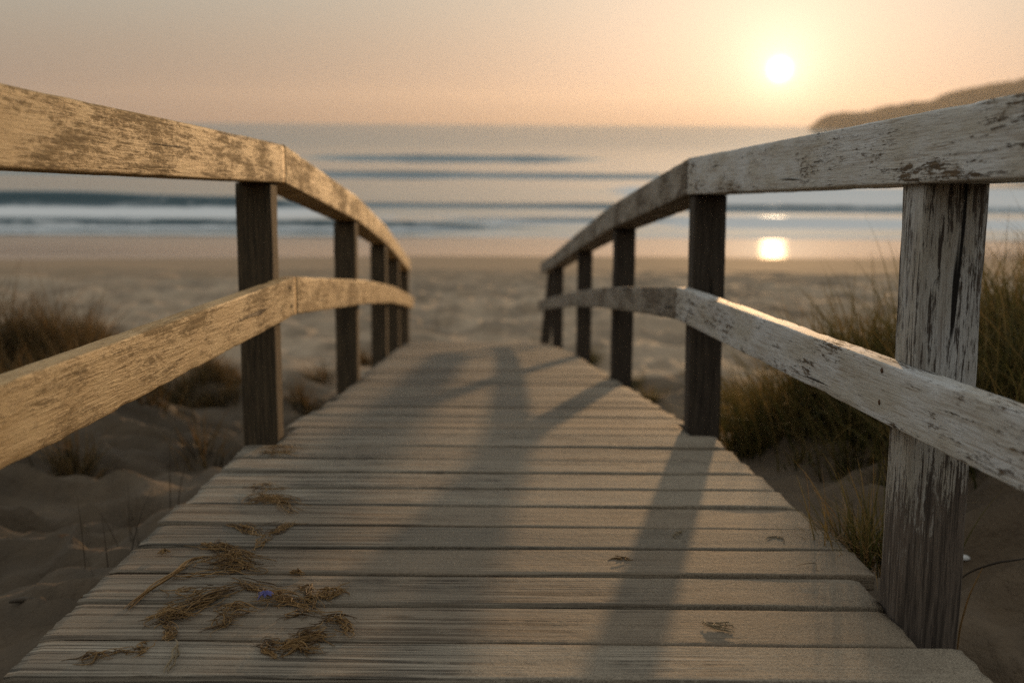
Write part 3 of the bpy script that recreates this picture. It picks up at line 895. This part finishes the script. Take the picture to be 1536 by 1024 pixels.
# violet flower
c = deckpt(404, 903)
V_, F_, R_, T_ = [], [], [], []
for k in range(7):
    a = k * 0.9 + 0.3
    Pts = []
    for s in np.linspace(0, 1, 6):
        r_ = 0.016 * s
        Pts.append((c[0] + r_ * math.cos(a), c[1] + 0.9 * r_ * math.sin(a), c[2] + 0.006 + 0.010 * math.sin(s * 2.4) - 0.004 * s))
    Pts = np.array(Pts); wv = np.array([-math.sin(a), math.cos(a), 0.25])
    wd = 0.0042 * np.sin(np.linspace(0.25, 2.9, 6))
    b0 = len(V_)
    for p, w_ in zip(Pts, wd): V_ += [p - wv * w_, p + np.array([0, 0, .0015]), p + wv * w_]
    for q in range(5):
        i = b0 + q * 3
        F_ += [(i, i + 1, i + 4, i + 3), (i + 1, i + 2, i + 5, i + 4)]
    R_ += [random.random() * 0.4] * 18; T_ += list(np.repeat(np.linspace(0, 1, 6), 3))
fl = obj('flower', np.array(V_), np.array(F_), M_PETAL, None, attrs={'rnd': ('FLOAT', R_), 'tpos': ('FLOAT', T_)}, loc=c)
tag(fl, 'small crumpled violet flower caught among the dried seagrass strands', 'flower')
p_, r_ = strand_bundle([(402, 905), (392, 912)], 1, 0, rad=.0016, frac=(.99, 1), wig=0)
V2, F2, r2, t2 = tubes(p_, r_)
obj('stalk', V2 - c, F2, M_PETAL, fl, attrs={'rnd': ('FLOAT', r2), 'tpos': ('FLOAT', t2)})

# ---- grass tufts near the walk
p = at(1290, 842, 2.70)
tuft_z = lambda x, y: np.maximum(sand_z(x, y), deck_z(y) - 0.05) + 0 * x
g1 = grass_thing('grass_tuft', (p[0] + .02, p[1]), 0.055, 240, 0.26, M_GRASS, 'sharp little tuft of green and straw grass growing at the foot of the white post', 'grass tufts in the sand', width=0.0042, lean=0.24, curve=0.5, wind=0.25, cat='grass tuft', sub=6, zf=tuft_z)
nb = 190
V_, F_, r_, t_ = blades(np.stack([p[0] + .02 + RNG.normal(0, .045, nb), p[1] + RNG.normal(0, .06, nb), np.full(nb, deck_z(p[1]) - .045)], -1),
                        RNG.uniform(1.2, 5.0, nb), np.abs(RNG.normal(0.9, .3, nb)), RNG.uniform(.07, .22, nb), RNG.uniform(.0014, .003, nb), RNG.uniform(.3, 1.1, nb))
obj('dead_blade', V_ - np.array(g1.location), F_, M_STRAW, g1, attrs={'rnd': ('FLOAT', r_), 'tpos': ('FLOAT', t_)})


def ground(px, py): return on_plane(px, py, lambda x, y: float(sand_z(x, y)))


for (px, py, n, L, lab) in ((176, 858, 5, .26, 'few thin dark blades rising past a plank end, closest to the camera'),
                            (216, 822, 7, .26, 'slanting thin blades beside the plank ends, middle of three sparse sprigs'),
                            (238, 800, 5, .30, 'upright pair of thin blades beside the plank ends, nearest the shaded post')):
    q = ground(px, py)
    grass_thing('grass_sprig', (min(q[0], edge_l(q[1]) - .06), q[1]), 0.03, n, L, M_DARKST, lab.replace('nearest the', 'by the').replace('closest to the camera', 'beside the lower planks'), 'sparse sprigs beside the plank ends', width=.0028, lean=.16, curve=.3, cat='grass sprig', sub=1)

GR = 'marram grass clumps on the dunes'


LEFT_G = [
    (-20, 540, .42, 800, .56, 'dark grass at the very edge of the picture, between the cream rails'),
    (60, 528, .36, 800, .54, 'darker grass clump standing farther down the dune behind the brown tipped clump'),
    (135, 520, .30, 600, .48, 'farthest dark grass clump of the bank between the cream rails, against the open beach'),
    (200, 555, .26, 520, .38, 'low sloping end of the grass bank between the cream rails'),
    # pixel of the foot in the photograph, radius, blades, length, label
    (18, 575, .42, 800, .52, 'dense dark grass clump at the picture edge between the two cream rails'),
    (88, 560, .36, 800, .56, 'tall brown tipped grass clump between the two cream rails, with upright stalks'),
    (150, 540, .26, 500, .42, 'lower rust brown end of the grass bank between the cream rails'),
    (50, 610, .36, 700, .40, 'dark grass bank just above the cream lower rail'),
    (175, 590, .20, 260, .30, 'ragged dark grass at the foot of the bank, just over the cream lower rail'),
    (110, 690, .13, 120, .24, 'short reddish grass scrub seen just under the cream lower rail'),
    (300, 700, .10, 34, .30, 'thin arching grass stems in the shade before the first dark post'),
    (235, 585, .30, 700, .32, 'brown scrubby grass bank over the cream lower rail, away from the picture edge'),
    (325, 572, .24, 480, .28, 'low brown grass over the cream lower rail just before the first dark post'),
    (318, 615, .20, 300, .28, 'rust coloured scrub under the cream lower rail close to its post'),
    (462, 612, .13, 150, .30, 'soft grass patch between the first and second dark posts'),
    (492, 580, .12, 150, .28, 'blurred grass leaning on the second dark post of the cream railing'),
    (548, 548, .12, 120, .28, 'small blurred grass patch between the second and third posts of the cream railing'),
]
RIGHT_G = [
    (1110, 640, .22, 600, .40, 'green grass clump with golden backlit tips just behind the brown post at the kink'),
    (1165, 632, .24, 700, .46, 'bushy olive grass clump behind the white lower rail'),
    (1225, 600, .26, 750, .55, 'tall golden edged grass clump standing against the bright beach'),
    (1290, 590, .30, 800, .60, 'tall grass clump partly hidden by the peeling post'),
    (1330, 620, .26, 600, .50, 'dark grass directly behind the peeling post under the white lower rail'),
    (1150, 668, .14, 260, .24, 'dark low grass under the white lower rail'),
    (1262, 670, .10, 60, .26, 'thin grass on the shaded sand between the two near white posts'),
    (1400, 560, .34, 800, .62, 'tall dark grass clump beyond the peeling post at the picture edge'),
    (1500, 600, .32, 900, .60, 'dense dark grass mass between the white rails at the picture edge'),
    (1570, 560, .34, 900, .70, 'tallest feathery grass clump under the end of the white handrail'),
    (1480, 660, .22, 360, .40, 'low dark grass fringe just over the white lower rail by the picture edge'),
    (1210, 690, .08, 36, .24, 'few sparse blades in the shade beside the plank ends'),
    (985, 592, .10, 170, .24, 'short golden grass along the plank ends between the second and third brown posts'),
    (950, 570, .09, 120, .20, 'golden grass hugging the second brown post'),
    (900, 545, .10, 150, .28, 'blurred green grass behind the third brown post of the white railing'),
    (1105, 600, .24, 380, .40, 'sunlit grass clump farther down the dune beyond the brown post'),
]
for rows in (LEFT_G, RIGHT_G):
    for px, py, r, n, L, lab in rows:
        q = ground(px, py)
        x_ = min(q[0], edge_l(q[1]) - r * 0.9) if px < 768 else max(q[0], edge_r(q[1]) + r * 0.9)
        grass_thing('grass_clump', (x_, q[1]), r, int(n * (1.4 if px < 768 else 1.1)), L * (1 if px < 768 else .84), M_BROWN if px < 768 else M_GRASS, lab, GR, width=.0066, wind=.35, cat='grass clump')


def stem_thing(pts, rad, mat, label):
    P = spline([at(*p) for p in pts], 20)
    V_, F_, r_, t_ = tubes([P], [rad], 6)
    c = P[0]
    o = obj('bent_grass_stalk', V_, F_, mat, None, attrs={'rnd': ('FLOAT', r_), 'tpos': ('FLOAT', t_)}, loc=c)
    return tag(o, label, 'plant stem', 'bent stems beside the peeling post')


stem_thing([(1432, 868, 2.75), (1462, 846, 2.74), (1500, 833, 2.72), (1560, 824, 2.7)], .0028, M_DARKST, 'dark bent stem arching away from the peeling post above the sand')
stem_thing([(1440, 985, 2.45), (1446, 930, 2.45), (1458, 885, 2.45), (1478, 842, 2.45)], .0022, M_STRAW, 'upright straw coloured stem rising from the sand beside the peeling post')

# shell
q = ground(1449, 829)
V_, F_ = [], []
nu, nv = 26, 8
for j in range(nv + 1):
    for i in range(nu):
        a = 2 * math.pi * i / nu; s = j / nv
        rr = 0.017 * math.sin(s * math.pi / 2) * (1 + 0.06 * math.cos(9 * a) * s)
        V_.append((q[0] + rr * math.cos(a) * 1.2, q[1] + rr * math.sin(a) + 0.004 * s, q[2] + 0.002 + 0.011 * math.cos(s * math.pi / 2)))
for j in range(nv):
    for i in range(nu):
        k = (i + 1) % nu
        F_.append((j * nu + i, (j + 1) * nu + i, (j + 1) * nu + k, j * nu + k))
tag(obj('seashell', np.array(V_), np.array(F_), M_SHELL, None, loc=q), 'small white seashell on the shaded sand beside the peeling post', 'seashell')
# stick on the sand
q = ground(42, 915)
P = spline([q + np.array([-.035, -.004, .006]), q + np.array([0, .004, .010]), q + np.array([.035, .002, .007])], 9)
V_, F_, r_, t_ = tubes([P], [.0075], 8)
tag(obj('driftwood', V_, F_, M_DRIFT, None, loc=q), 'short dark driftwood stick lying on the shaded sand', 'driftwood')

# ------------------------------------------------------------------ haze
HAZE = 0.00009
bb = [(-3400, -200, -20), (3400, 4800, float(Zh.max()) + 25)]
if HAZE > 0:
    (x0, y0, z0), (x1, y1, z1) = bb
    hv = [(x, y, z) for x in (x0, x1) for y in (y0, y1) for z in (z0, z1)]
    hf = [(0, 1, 3, 2), (4, 6, 7, 5), (0, 4, 5, 1), (2, 3, 7, 6), (0, 2, 6, 4), (1, 5, 7, 3)]
    t = NT('sea_haze')
    pv = t.n('ShaderNodeVolumePrincipled')
    pv.inputs['Color'].default_value = (0.92, 0.88, 0.84, 1)
    pv.inputs['Density'].default_value = HAZE
    pv.inputs['Anisotropy'].default_value = 0.6
    t.l(pv.outputs[0], t.out.inputs['Volume'])
    hz = obj('haze', hv, hf, t.m, None, shade=False)
    hz['kind'] = 'stuff'

# ------------------------------------------------------------------ sky and sun
dv = Vector((math.sin(SUN_AZ) * math.cos(SUN_EL), math.cos(SUN_AZ) * math.cos(SUN_EL), math.sin(SUN_EL)))
w = bpy.data.worlds.new('World'); S.world = w; w.use_nodes = True
nt = w.node_tree; nt.nodes.clear()


class WT(NT):
    def __init__(self): self.t = nt


t = WT()
out = t.n('ShaderNodeOutputWorld'); bg = t.n('ShaderNodeBackground')
sky = t.n('ShaderNodeTexSky', sky_type='NISHITA', sun_disc=False)
sky.sun_elevation = SUN_EL; sky.sun_rotation = SUN_AZ
sky.altitude = 0; sky.air_density = 1.0; sky.dust_density = 3.0; sky.ozone_density = 1.5
hs = t.n('ShaderNodeHueSaturation'); t.l(sky.outputs[0], hs.inputs['Color'])
hs.inputs['Saturation'].default_value = 0.55
hs.inputs['Value'].default_value = SKY_GAIN
# thin high veil of sea mist that the sky texture does not have: peach low down, grey-cream above, slate overhead
dirv = t.n('ShaderNodeTexCoord').outputs['Generated']
sz = t.n('ShaderNodeSeparateXYZ'); t.l(dirv, sz.inputs[0])
el = t.n('ShaderNodeMapRange'); t.l(sz.outputs[2], el.inputs['Value'])
cr = t.n('ShaderNodeValToRGB'); t.l(el.outputs[0], cr.inputs['Fac'])
E_ = cr.color_ramp
for k, (p, c_) in enumerate(VEIL):
    e = E_.elements[k] if k < 2 else E_.elements.new(p)
    e.position = p
    e.color = tuple(10 * v for v in c_) + (1,)
dt = t.n('ShaderNodeVectorMath', operation='DOT_PRODUCT'); t.l(dirv, dt.inputs[0]); dt.inputs[1].default_value = dv
ang = t.math('MULTIPLY', t.math('ARCCOSINE', t.math('MINIMUM', dt.outputs['Value'], 1.0)), 180 / math.pi)


def glow(width, col, power=1.0):
    f = t.math('EXPONENT', t.math('MULTIPLY', t.math('POWER', t.math('DIVIDE', ang, width), power), -1.0))
    v = t.n('ShaderNodeVectorMath', operation='SCALE'); v.inputs[0].default_value = tuple(10 * c for c in col)
    t.l(f, v.inputs['Scale']); return v.outputs[0]


def add(a_, b_):
    v = t.n('ShaderNodeVectorMath', operation='ADD'); t.l(a_, v.inputs[0]); t.l(b_, v.inputs[1]); return v.outputs[0]


tot = add(hs.outputs[0], cr.outputs[0])
for g_ in GLOWS: tot = add(tot, glow(*g_))
t.l(tot, bg.inputs['Color'])
bg.inputs['Strength'].default_value = 0.1
nt.links.new(bg.outputs[0], out.inputs['Surface'])

sd = bpy.data.lights.new('sun', 'SUN'); sd.energy = 2.0; sd.angle = math.radians(1.2); sd.color = (1.0, 0.60, 0.28)
so = bpy.data.objects.new('sun', sd); COL.objects.link(so)
so.rotation_euler = dv.to_track_quat('Z', 'Y').to_euler(); so.location = (0, 0, 30)

# ------------------------------------------------------------------ camera
cd = bpy.data.cameras.new('camera'); cam = bpy.data.objects.new('camera', cd); COL.objects.link(cam); S.camera = cam
cd.sensor_width = 36.0; cd.lens = FPX / 1536 * 36.0; cd.clip_start = 0.05; cd.clip_end = 12000
R_ = Matrix.Rotation(math.pi / 2 - PITCH, 3, 'X') @ Matrix.Rotation(ROLL, 3, 'Z')
cam.location = (0, 0, H); cam.rotation_euler = R_.to_euler()
cd.dof.use_dof = True; cd.dof.focus_distance = 2.35; cd.dof.aperture_fstop = 2.8

S.view_settings.view_transform = 'Standard'; S.view_settings.look = 'None'
S.view_settings.exposure = 0.28; S.view_settings.gamma = 1.0
S.cycles.sample_clamp_direct = 2.0; S.cycles.sample_clamp_indirect = 1.5; S.cycles.caustics_reflective = False; S.cycles.caustics_refractive = False
S.cycles.use_denoising = False; S.cycles.use_adaptive_sampling = False
S.cycles.max_bounces = 6; S.cycles.transparent_max_bounces = 8; S.cycles.volume_bounces = 0
